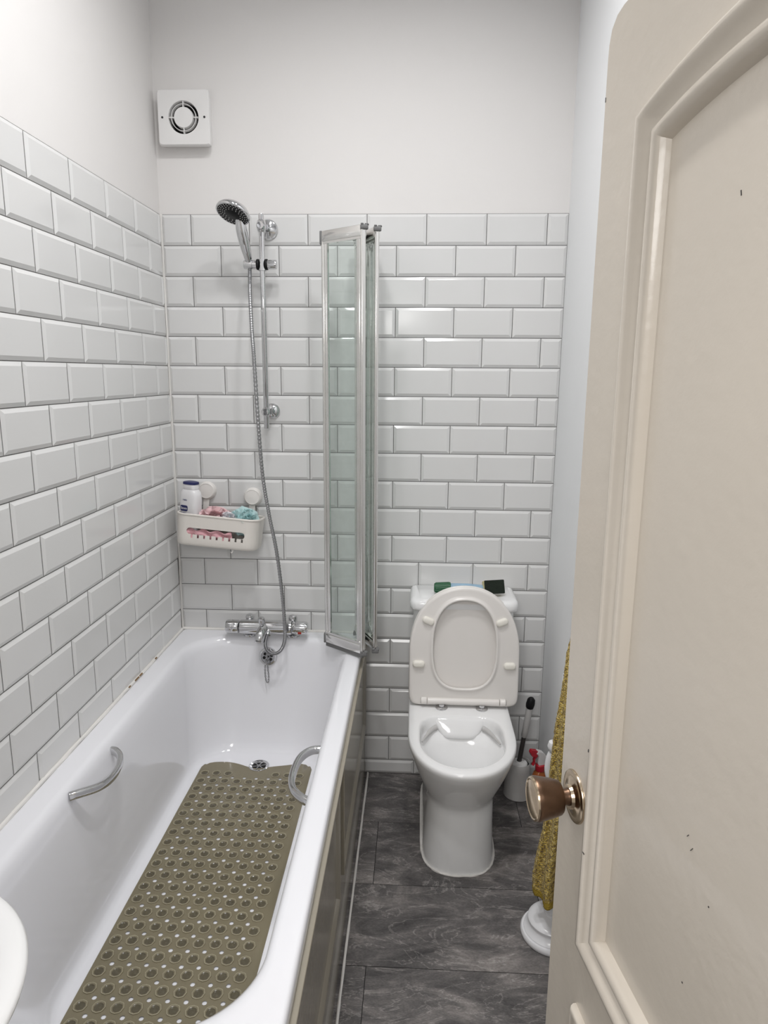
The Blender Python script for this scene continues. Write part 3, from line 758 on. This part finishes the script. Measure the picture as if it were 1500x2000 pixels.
# ------------------------------------------------------------------ toilet
TX = 1.050
wc = thing('toilet', 'white toilet with raised seat and lid against the back wall', 'toilet', (TX, -.3, 0))
def WC(o): o.parent = wc; o.matrix_parent_inverse = Matrix.Translation((-TX, .3, 0)); return o
b = BM(); sl_ = lambda w_, yb, yf, ym, z, nb=5, nf=2.15, cx=TX: super_loop(w_, yb, yf, ym, z, cx, nb, nf, 96)
outer = [sl_(.119, -.03, -.552, -.40, .0, 8, 2.6, TX - .004), sl_(.115, -.03, -.548, -.40, .05, 8, 2.6, TX - .004), sl_(.1105, -.03, -.540, -.40, .13, 8, 2.5, TX - .002), sl_(.1085, -.03, -.530, -.40, .185, 8, 2.4), sl_(.1085, -.03, -.527, -.40, .205, 8, 2.4), sl_(.1105, -.03, -.532, -.40, .220, 8, 2.35),
         sl_(.118, -.03, -.546, -.40, .240, 8, 2.3), sl_(.135, -.03, -.576, -.40, .28, 8, 2.2), sl_(.153, -.03, -.605, -.40, .325, 8, 2.15), sl_(.166, -.03, -.629, -.40, .362, 9, 2.1), sl_(.1735, -.03, -.644, -.40, .388, 10, 2.1),
         sl_(.175, -.03, -.647, -.40, .400, 10, 2.1), sl_(.1735, -.032, -.645, -.40, .407, 10, 2.1), sl_(.170, -.035, -.640, -.40, .411, 10, 2.1)]
inner = [sl_(.143, -.285, -.612, -.44, .412, 4, 2.1), sl_(.139, -.290, -.607, -.44, .4105, 4, 2.1), sl_(.136, -.294, -.603, -.44, .406, 4, 2.1), sl_(.135, -.300, -.602, -.44, .392, 4, 2.1), sl_(.136, -.305, -.601, -.44, .372, 4, 2.1), sl_(.137, -.305, -.600, -.44, .366, 3.6, 2.1),
         sl_(.128, -.318, -.588, -.44, .356, 3, 2.1), sl_(.112, -.335, -.565, -.44, .325, 2.8, 2.1), sl_(.090, -.35, -.525, -.43, .28, 2.5, 2.1), sl_(.065, -.36, -.48, -.42, .23, 2.3, 2.1), sl_(.045, -.37, -.45, -.41, .20, 2.1, 2.1)]
loft(b, outer + inner, True, True)
WC(obj('pan', b, 'ceramic', angle=50))
# flush distributor inside the back of the bowl and grey tubes painting the shade at its side outlets
b = BM()
for k, (ww, yy, z) in enumerate([]): pass
lo = []
for z, hw, yf in ((.4085, .098, -.296), (.398, .094, -.306), (.380, .085, -.316), (.366, .074, -.326), (.352, .062, -.332), (.346, .058, -.328)):
    lo.append([Vector((TX + hw * math.copysign(abs(math.cos(t)) ** .5, math.cos(t)), -.285 + (yf + .285) * abs(math.sin(t)) ** .45 * (1 if math.sin(t) >= 0 else 0), z)) for t in [PI * i / 20 for i in range(21)]])
loft(b, lo, True, True)
fd = WC(obj('flush_distributor', b, 'ceramic', angle=60))
for s in (-1, 1):
    b = BM(); q = []
    for i in range(13):
        t = i / 12; q.append((TX + s * (.080 + .048 * t), -.308 - .090 * t ** 1.5, .376 - .004 * t))
    tube(b, q, lambda i: .0105 * (1 - .75 * i / 12), 10)
    o = WC(obj('flush_outlet_shade', b, 'chrome_dark'))
    o.data.materials.clear(); o.data.materials.append(M['brush_grey'])
b = BM(); L_ = [Vector((p.x, p.y, .0022)) for p in sl_(.121, -.03, -.555, -.40, 0, 8, 2.6, TX - .004)]
tube(b, L_, lambda i: .0036 * random.uniform(.75, 1.2), 8, closed=True)
WC(obj('sealant', b, 'sealant'))
b = BM(); cl_ = lambda q, z: rrect(.884 + q, 1.244 - q, -.168 + q, -.004, (.004, .004, .045, .045), z, 12)
loft(b, [cl_(.012, .405), cl_(.008, .44), cl_(.003, .60), cl_(.002, .742)])
WC(obj('cistern', b, 'ceramic', angle=50))
b = BM(); cl_ = lambda q, z: rrect(.874 + q, 1.254 - q, -.180 + q, -.003, (.006, .006, .038, .038), z, 12)
loft(b, [cl_(.006, .744), cl_(.001, .748), cl_(0, .756), cl_(0, .768), cl_(.003, .777), cl_(.010, .783), cl_(.020, .785)])
WC(obj('cistern_lid', b, 'ceramic', angle=50))
# seat and lid, raised: plane coordinates u across, v up from the hinge, n towards the room
tilt = math.radians(5.0); SO = Vector((1.0655, -.226, .416)); SV = Vector((0, math.sin(tilt), math.cos(tilt))); SN = Vector((0, -math.cos(tilt), math.sin(tilt)))
def sp(u, v, n_): return SO + Vector((u, 0, 0)) + SV * v + SN * n_
def seat_loop(w_, v0, v1, vm, eb, et, h, n=96):
    out = []
    for k in range(n):
        t = 2 * PI * k / n; c, s = math.cos(t), math.sin(t); e = et if s >= 0 else eb; Lh = (v1 - vm) if s >= 0 else (vm - v0)
        g = lambda q: math.copysign(abs(q) ** (2 / e), q)
        out.append(sp(w_ * g(c), vm + Lh * g(s), h))
    return out
O_ = lambda q, h: seat_loop(.191 - q, .0 + q, .425 - q, .19, 14, 2.15, h)
I_ = lambda q, h: seat_loop(.108 + q, .066 - q, .378 + q, .215, 2.8, 2.35, h)
b = BM()
loft(b, [I_(.004, -.004), I_(.001, 0), I_(.0, .006), I_(.001, .010), I_(.0045, .0118), I_(.008, .010), I_(.011, .006), I_(.018, .0045), O_(.012, .004), O_(.005, .0035), O_(.0015, .001), O_(0, -.004), O_(.002, -.010), O_(.012, -.012), I_(.01, -.012), I_(.004, -.009), I_(.004, -.004)], False, False)
WC(obj('seat', b, 'seat', angle=60))
b = BM(); loft(b, [O_(.05, -.0165), O_(.008, -.0155), O_(.001, -.0165), O_(-.001, -.021), O_(.001, -.026), O_(.012, -.029)])
WC(obj('lid', b, 'seat', angle=60))
for u, v in ((-.127, .305), (.127, .305), (-.158, .150), (.158, .150)):
    b = BM(); ang = math.radians(0 if v < .2 else (-22 if u < 0 else 22))
    loops = []
    for q, h in ((0, .003), (0, .008), (.001, .0115), (.004, .0145), (.008, .0155)):
        lp = []
        for p in rrect(-.0215 + q, .0215 - q, -.0125 + q, .0125 - q, .0124 - q, 0, 8):
            x = p.x * math.cos(ang) - p.y * math.sin(ang); y = p.x * math.sin(ang) + p.y * math.cos(ang); lp.append(sp(u + x, v + y, h))
        loops.append(lp)
    loft(b, loops); WC(obj('buffer', b, 'buffer'))
b = BM()
lathe(b, [(.010, 0), (.0115, .001), (.0115, .249), (.010, .250)], sp(-.125, .018, .006), (1, 0, 0), 20)
hb = WC(obj('hinge_bar', b, 'seat'))
for u0, u1 in ((-.150, -.1275), (.1275, .150)):
    b = BM(); lathe(b, [(.007, 0), (.0125, .004), (.0125, u1 - u0 - .002), (.011, u1 - u0)], sp(u0 if u0 < 0 else u1, .018, .005), (1 if u0 < 0 else -1, 0, 0), 20)
    o = obj('hinge_end', b, 'seat'); o.parent = hb
for x in (.990, 1.130):
    b = BM(); lathe(b, [(.021, 0), (.021, .003), (.017, .006), (.010, .007), (.010, .016)], (x, -.238, .4115), (0, 0, 1), 28); WC(obj('hinge_foot', b, 'chrome'))

# ------------------------------------------------------------------ dish wand on the cistern
wd = thing('scrubbing_wand', 'clear scrubbing wand with green cap, blue liquid and sponge on the cistern lid', 'brush', (1.08, -.10, .785))
wz = .026
b = BM(); lathe(b, [(.014, 0), (.017, .003), (.0205, .05), (.0215, .056), (.020, .058)], (-.121, 0, wz - .003), (1, 0, -.02), 32)
for k in range(18):
    t = 2 * PI * k / 18; tube(b, [(-.116, .0175 * math.cos(t), wz - .003 + .0175 * math.sin(t)), (-.068, .0212 * math.cos(t), wz - .004 + .0212 * math.sin(t))], .0012, 6)
obj('cap', b, 'green_cap', wd)
b = BM(); lathe(b, [(.016, 0), (.0185, .003), (.0185, .060), (.0165, .090), (.0150, .105), (.0145, .135)], (-.063, 0, wz - .005), (1, 0, 0), 32); obj('handle', b, 'tube_clear', wd)
b = BM()
loops = []
for x, r in ((-.062, .0165), (0, .0165), (.028, .0142), (.05, .0125), (.068, .011)):
    loops.append([Vector((x, r * math.cos(t), wz - .005 + r * math.sin(t))) for t in [math.radians(200 + 140 * i / 12) for i in range(13)]])
loft(b, loops); obj('liquid', b, 'blue_liquid', wd)
mxs = Matrix.Translation((.090, -.008, .0315)) @ Euler((math.radians(-20), 0, math.radians(14))).to_matrix().to_4x4()
b = BM(); box(b, -.036, .036, -.006, .022, -.024, .024, .005, 3, mxs); obj('sponge', b, 'sponge', wd)
b = BM(); box(b, -.037, .037, -.013, -.006, -.0245, .0245, .003, 2, mxs); obj('scourer', b, 'scour', wd)

# ------------------------------------------------------------------ toilet brush
tb = thing('toilet_brush', 'toilet brush with pale grey holder and black tipped handle, right of the toilet', 'toilet brush', (1.291, -.105, 0))
b = BM(); lathe(b, [(.050, 0), (.053, .003), (.052, .012), (.044, .110), (.0425, .136), (.041, .138), (.039, .135), (.039, .124)], (0, 0, 0), (0, 0, 1), 40, True, False); obj('holder', b, 'brush_grey', tb)
b = BM(); lathe(b, [(.0385, .122), (.0385, .126)], (0, 0, 0), (0, 0, 1), 36); obj('gap_shade', b, 'rubber', tb)  # added black disc paints the shade in the gap inside the holder
b = BM(); lathe(b, [(.031, .118), (.032, .130), (.029, .134), (.014, .135), (.012, .140)], (0, 0, 0), (0, 0, 1), 36); obj('disc', b, 'white_plastic', tb)
ax = Vector((.032, -.028, .30)).normalized(); q0 = Vector((0, 0, .13))
b = BM(); lathe(b, [(.013, 0), (.0095, .008), (.0085, .02), (.0085, .118)], q0, ax, 20); obj('rod', b, 'rod_dark', tb)
b = BM(); lathe(b, [(.0095, .115), (.0110, .118), (.0115, .150), (.0118, .235), (.0105, .238)], q0, ax, 20); obj('grip', b, 'brush_grey', tb)
b = BM(); lathe(b, [(.011, .236), (.0145, .240), (.0165, .255), (.0145, .272), (.008, .280)], q0, ax, 8); obj('tip', b, 'black', tb)

# ------------------------------------------------------------------ spray bottle
sb = thing('spray_bottle', 'amber spray bottle with red and clear trigger head, behind the door knob', 'bottle', (1.346, -.225, 0), (0, 0, math.radians(20)))
sl2 = lambda w_, d_, z: super_loop(w_, d_, -d_, 0, z, 0, 2.8, 2.8, 40)
b = BM(); loft(b, [sl2(.027, .019, 0), sl2(.0305, .022, .005), sl2(.031, .023, .03), sl2(.031, .023, .115), sl2(.028, .021, .150), sl2(.020, .018, .170), sl2(.013, .013, .177), sl2(.013, .013, .184)]); obj('body', b, 'amber', sb)
b = BM(); loft(b, [sl2(.0315, .0235, .03), sl2(.0315, .0235, .115), sl2(.0300, .0228, .140)], False, False); lab = obj('label', b, 'cream_label', sb); lab.location = (-.002, -.0008, 0)
b = BM(); lathe(b, [(.0165, .178), (.0175, .181), (.0175, .200), (.015, .202)], n=28); obj('collar', b, 'red', sb)
b = BM(); prof = [(-.010, .200), (.020, .200), (.026, .208), (.023, .226), (.007, .248), (-.016, .256), (-.022, .249), (-.012, .238), (-.014, .214)]
loft(b, [[Vector((x * (.8 if abs(y) > .009 else 1), y, z)) for x, z in prof] for y in (-.0105, -.0085, .0085, .0105)]); obj('shroud', b, 'clear_white', sb, angle=30)
b = BM(); prof = [(-.020, .236), (-.038, .240), (-.044, .254), (-.040, .264), (-.018, .258), (-.012, .250)]
loft(b, [[Vector((x, y, z)) for x, z in prof] for y in (-.008, .008)]); obj('nozzle', b, 'red', sb, angle=30)
b = BM(); flat_bar(b, [(-.016, 0, .238), (-.026, 0, .226), (-.026, 0, .214), (-.031, 0, .203)], .013, .006, Vector((0, 1, 0))); obj('trigger', b, 'red', sb)

# ------------------------------------------------------------------ white stand with towel
st = thing('towel_stand', 'white pedestal stand with round stepped base, under the hanging towel', 'stand', (1.293, -.765, 0))
b = BM(); lathe(b, [(.084, 0), (.0865, .004), (.0865, .013), (.083, .0175), (.078, .018), (.0775, .021), (.071, .026), (.066, .034), (.0640, .042), (.0640, .044), (.0665, .0455), (.0670, .050), (.0640, .054), (.055, .058), (.036, .063), (.022, .066), (.021, .0675), (.021, .074), (.016, .076)], n=64); obj('base', b, 'stand', st)
b = BM(); lathe(b, [(.0145, .07), (.0140, .5), (.0140, .78), (.012, .79), (.004, .795)], n=24); obj('pole', b, 'stand', st)
b = BM(); tube(b, smooth_path([(0, 0, .46), (-.022, .003, .475), (-.0335, .005, .505), (-.032, .006, .54), (-.026, .006, .560)], 6), .011, 14)
lathe(b, [(.006, -.017), (.013, -.012), (.0165, 0), (.013, .012), (.004, .0165)], (-.024, .006, .580), (0, 0, 1), 20); obj('roll_arm', b, 'stand', st)
b = BM(); tube(b, [(-.008, 0, .77), (.06, -.01, .77)], .008, 14); obj('top_arm', b, 'stand', st)

def towel_mesh():
    bm = BM(); NV, NU = 150, 180; rows = []
    # left silhouette X(z) seen beside the door, towel gathered at the top and flaring downwards
    tabl = [(.905, 1.291), (.86, 1.283), (.75, 1.275), (.64, 1.2635), (.55, 1.259), (.46, 1.2545), (.40, 1.2525), (.34, 1.248), (.30, 1.241), (.25, 1.233), (.20, 1.2285), (.16, 1.230), (.135, 1.232)]
    def xl(z):
        for (za, a), (zb, c_) in zip(tabl, tabl[1:]):
            if za >= z >= zb: return a + (c_ - a) * (za - z) / (za - zb)
        return tabl[-1][1]
    for j in range(NV):
        t = j / (NV - 1); z = .905 - (.905 - .150) * t
        x0 = xl(z); x1 = 1.315 + .045 * t; hw = (x1 - x0) / 2; cx = (x0 + x1) / 2
        dy = .014 + .074 * t ** .8; row = []
        for i in range(NU):
            a = 2 * PI * i / NU
            fold = 1 - .50 * min(1, t * 2.2) * (.5 - .5 * math.cos(7 * a + .5 * math.sin(2 * a))) ** 1.3 - .06 * math.sin(3 * a) ** 2
            X = cx - hw * math.cos(a) * (fold if math.cos(a) < .8 else 1 - (1 - fold) * (1 - math.cos(a)) * 4); Y = -.785 + dy * math.sin(a) * fold
            nz = noise.noise(Vector((X * 260, Y * 260, z * 260))) * .0022 + noise.noise(Vector((X * 520, Y * 520, z * 520))) * .0013
            zz = z - t ** 5 * (.030 * (X - x0) / max(.01, x1 - x0) + .022 * math.sin(a * 1.0 + .3) ** 2 * math.sin(2 * a))
            row.append(Vector((X - math.cos(a) * nz, Y + math.sin(a) * nz, zz)))
        rows.append(row)
    k = NV - 5
    mi = [0 if r < k else 1 for r in range(NV - 1)]
    loft(bm, rows, True, True, mat_idx=mi)
    return bm
tw = obj('towel', towel_mesh(), ['towel', 'towel_hem'], angle=180)
tag(tw, 'mustard yellow terry towel hanging in folds over the white pedestal stand, beside the door knob', 'towel')

# ------------------------------------------------------------------ door
dE = Vector((1.097, -1.583, 0)); dd = Vector((-.157, .988, 0)).normalized()
# local x: along the door from the free edge to the hinge, local y: away from the viewer, z up
dx = -dd; dn = Vector((-dd.y, dd.x, 0))
door = bpy.data.objects.new('door_1', None); COL.objects.link(door); door['kind'] = 'structure'; door.empty_display_size = .1
door.matrix_world = Matrix(((dx.x, -dn.x, 0, dE.x), (dx.y, -dn.y, 0, dE.y), (0, 0, 1, 0), (0, 0, 0, 1)))
DW, DH, DT = .762, 1.950, .040
PX0, PX1 = .098, DW - .098; PZ0, PZT, PRISE = .829, 1.849, .030
LZ0, LZ1 = .20, .736
def arch_z(x, ins):
    c_ = DW / 2; hw = c_ - PX0
    return PZT - ins * 1.0 - PRISE * (abs(x - c_) / hw) ** 2.6
def panel_outline(ins, n=40):
    pts = [(PX0 + ins, PZ0 + ins), (PX1 - ins, PZ0 + ins)]
    xs = [PX1 - ins + (PX0 - PX1 + 2 * ins) * i / n for i in range(n + 1)]
    return pts + [(x, arch_z(x, ins * 1.02)) for x in xs]
def low_outline(ins): return [(PX0 + ins, LZ0 + ins), (PX1 - ins, LZ0 + ins), (PX1 - ins, LZ1 - ins), (PX0 + ins, LZ1 - ins)]
b = BM()
def strip(pts_list, y=0):
    b.faces.new([b.verts.new((x, y, z)) for x, z in pts_list])
# face: stiles and rails around the openings, quads only
r = .010
strip([(0, 0), (PX0, 0), (PX0, DH - 0), (.034, DH), (.018, DH - .003), (.006, DH - .012), (.001, DH - .026), (0, DH - .04)])
strip([(PX1, 0), (DW, 0), (DW, DH), (PX1, DH)])
strip([(PX0, 0), (PX1, 0), (PX1, LZ0), (PX0, LZ0)]); strip([(PX0, LZ1), (PX1, LZ1), (PX1, PZ0), (PX0, PZ0)])
xs = [PX0 + (PX1 - PX0) * i / 40 for i in range(41)]
for a, c_ in zip(xs, xs[1:]): strip([(a, arch_z(a, 0)), (c_, arch_z(c_, 0)), (c_, DH), (a, DH)])
bk_pts = [(0, 0), (DW, 0), (DW, DH), (.034, DH), (.018, DH - .003), (.006, DH - .012), (.001, DH - .026), (0, DH - .04)]
strip(bk_pts[::-1], DT)
for (xa, za), (xb, zb) in zip(bk_pts, bk_pts[1:] + bk_pts[:1]):
    b.faces.new([b.verts.new(p) for p in ((xa, 0, za), (xb, 0, zb), (xb, DT, zb), (xa, DT, za))])
bmesh.ops.remove_doubles(b, verts=b.verts[:], dist=1e-5)
leaf = obj('leaf', b, 'door', door, smooth=False)
def moulding(outline, name):
    prof = [(.0, .001), (.0, -.004), (.0015, -.0075), (.0045, -.0098), (.0080, -.0098), (.0110, -.0080), (.0145, -.0045), (.0190, -.0008), (.0240, .0018), (.0268, .0024), (.0270, -.0002), (.0290, -.0034), (.0320, -.0050), (.0355, -.0050), (.0385, -.0034), (.0415, .0006), (.0435, .0060), (.0450, .0105)]
    bm = BM(); loft(bm, [[Vector((x, y, z)) for x, z in outline(i)] for i, y in prof], False, False)
    return obj(name, bm, 'door', door, angle=50)
moulding(panel_outline, 'moulding'); moulding(low_outline, 'moulding')
b = BM(); b.faces.new([b.verts.new((x, .0105, z)) for x, z in panel_outline(.040)]); obj('panel', b, 'door', door, smooth=False)
b = BM(); b.faces.new([b.verts.new((x, .0105, z)) for x, z in low_outline(.040)]); obj('panel', b, 'door', door, smooth=False)
b = BM()
for x, z, w_, h_, a in ((.2657, 1.706, .0010, .0045, -15), (.0925, 1.108, .0018, .0040, 10), (.099, .971, .005, .0016, 0), (.303, .978, .0014, .0014, 0), (.329, 1.086, .0012, .0014, 0), (.295, 1.119, .0006, .006, 35), (.287, 1.128, .0006, .004, 38), (.0008, 1.868, .001, .005, 0)):
    mx = Matrix.Translation((x, -.0003 if x < .1 and x > .01 and False else (.0103 if x > .15 else -.0002), z)) @ Matrix.Rotation(math.radians(a), 4, 'Y')
    if .09 < x < .15: mx = Matrix.Translation((x + .008, -.0096, z)) @ Matrix.Rotation(math.radians(a), 4, 'Y')
    box(b, -w_ / 2, w_ / 2, -.0003, .0003, -h_ / 2, h_ / 2, 0, 1, mx)
obj('paint_chips', b, 'rod_dark', door, smooth=False)
# knob
kc = Vector((.0485, 0, 1.0105))
b = BM(); lathe(b, [(.0345, 0), (.0345, .0015), (.0335, .003), (.030, .004), (.027, .0032), (.020, .0048), (.0165, .006), (.0150, .010)], kc, (0, -1, 0), 48)
kn = obj('door_knob', b, 'brass_bright', door); kn['label'] = 'worn brass knob on a round rose'
b = BM(); lathe(b, [(.0150, .008), (.0115, .010), (.0105, .014), (.0105, .018), (.0130, .0195), (.0140, .021)], kc, (0, -1, 0), 36); o = obj('neck', b, 'brass', kn)
b = BM(); lathe(b, [(.012, .0195), (.0205, .0205), (.0225, .023), (.0245, .030), (.0285, .050), (.0292, .054), (.0285, .0565)], kc, (0, -1, 0), 48, True, False)
o = obj('grip', b, 'brass', kn)
b = BM(); lathe(b, [(.0286, .0560), (.0275, .0585), (.0255, .0592), (.0240, .0585), (.0215, .0592), (.012, .0602), (.001, .0606)], kc, (0, -1, 0), 48, False, True)
o = obj('end_face', b, 'brass_bright', kn)

# door lining round the doorway
b = BM(); box(b, .42, .44, FY - .11, FY + .01, 0, 2.01, .002); box(b, 1.26, 1.28, FY - .11, FY + .01, 0, 2.01, .002); box(b, .42, 1.28, FY - .11, FY + .01, 1.99, 2.01, .002)
obj('trim_5', b, 'door', smooth=False, kind='structure')

# ------------------------------------------------------------------ basin
bs = thing('wash_basin', 'white round-fronted washbasin at the near left, beside the bathtub', 'basin', (.20, -1.875, 0))
b = BM(); e_ = lambda q, z, dy=0: super_loop(.243 - q, .243 - q, -.243 + q, 0, z, 0, 2.1, 2.1, 96)
lo = [e_(.16, .55), e_(.13, .66), e_(.07, .76), e_(.02, .815), e_(.006, .832), e_(.001, .840), e_(0, .845), e_(.003, .849), e_(.010, .851), e_(.030, .849), e_(.038, .845), e_(.045, .83), e_(.065, .77), e_(.11, .72), e_(.19, .705)]
for L_ in lo:
    for p in L_: p.x = max(p.x, -.1985)
loft(b, lo); obj('bowl', b, 'ceramic', bs, angle=50)
b = BM(); lathe(b, [(.10, 0), (.10, .02), (.075, .06), (.07, .5), (.085, .62)], (-.06, -.02, 0), (0, 0, 1), 32); obj('pedestal', b, 'ceramic', bs)
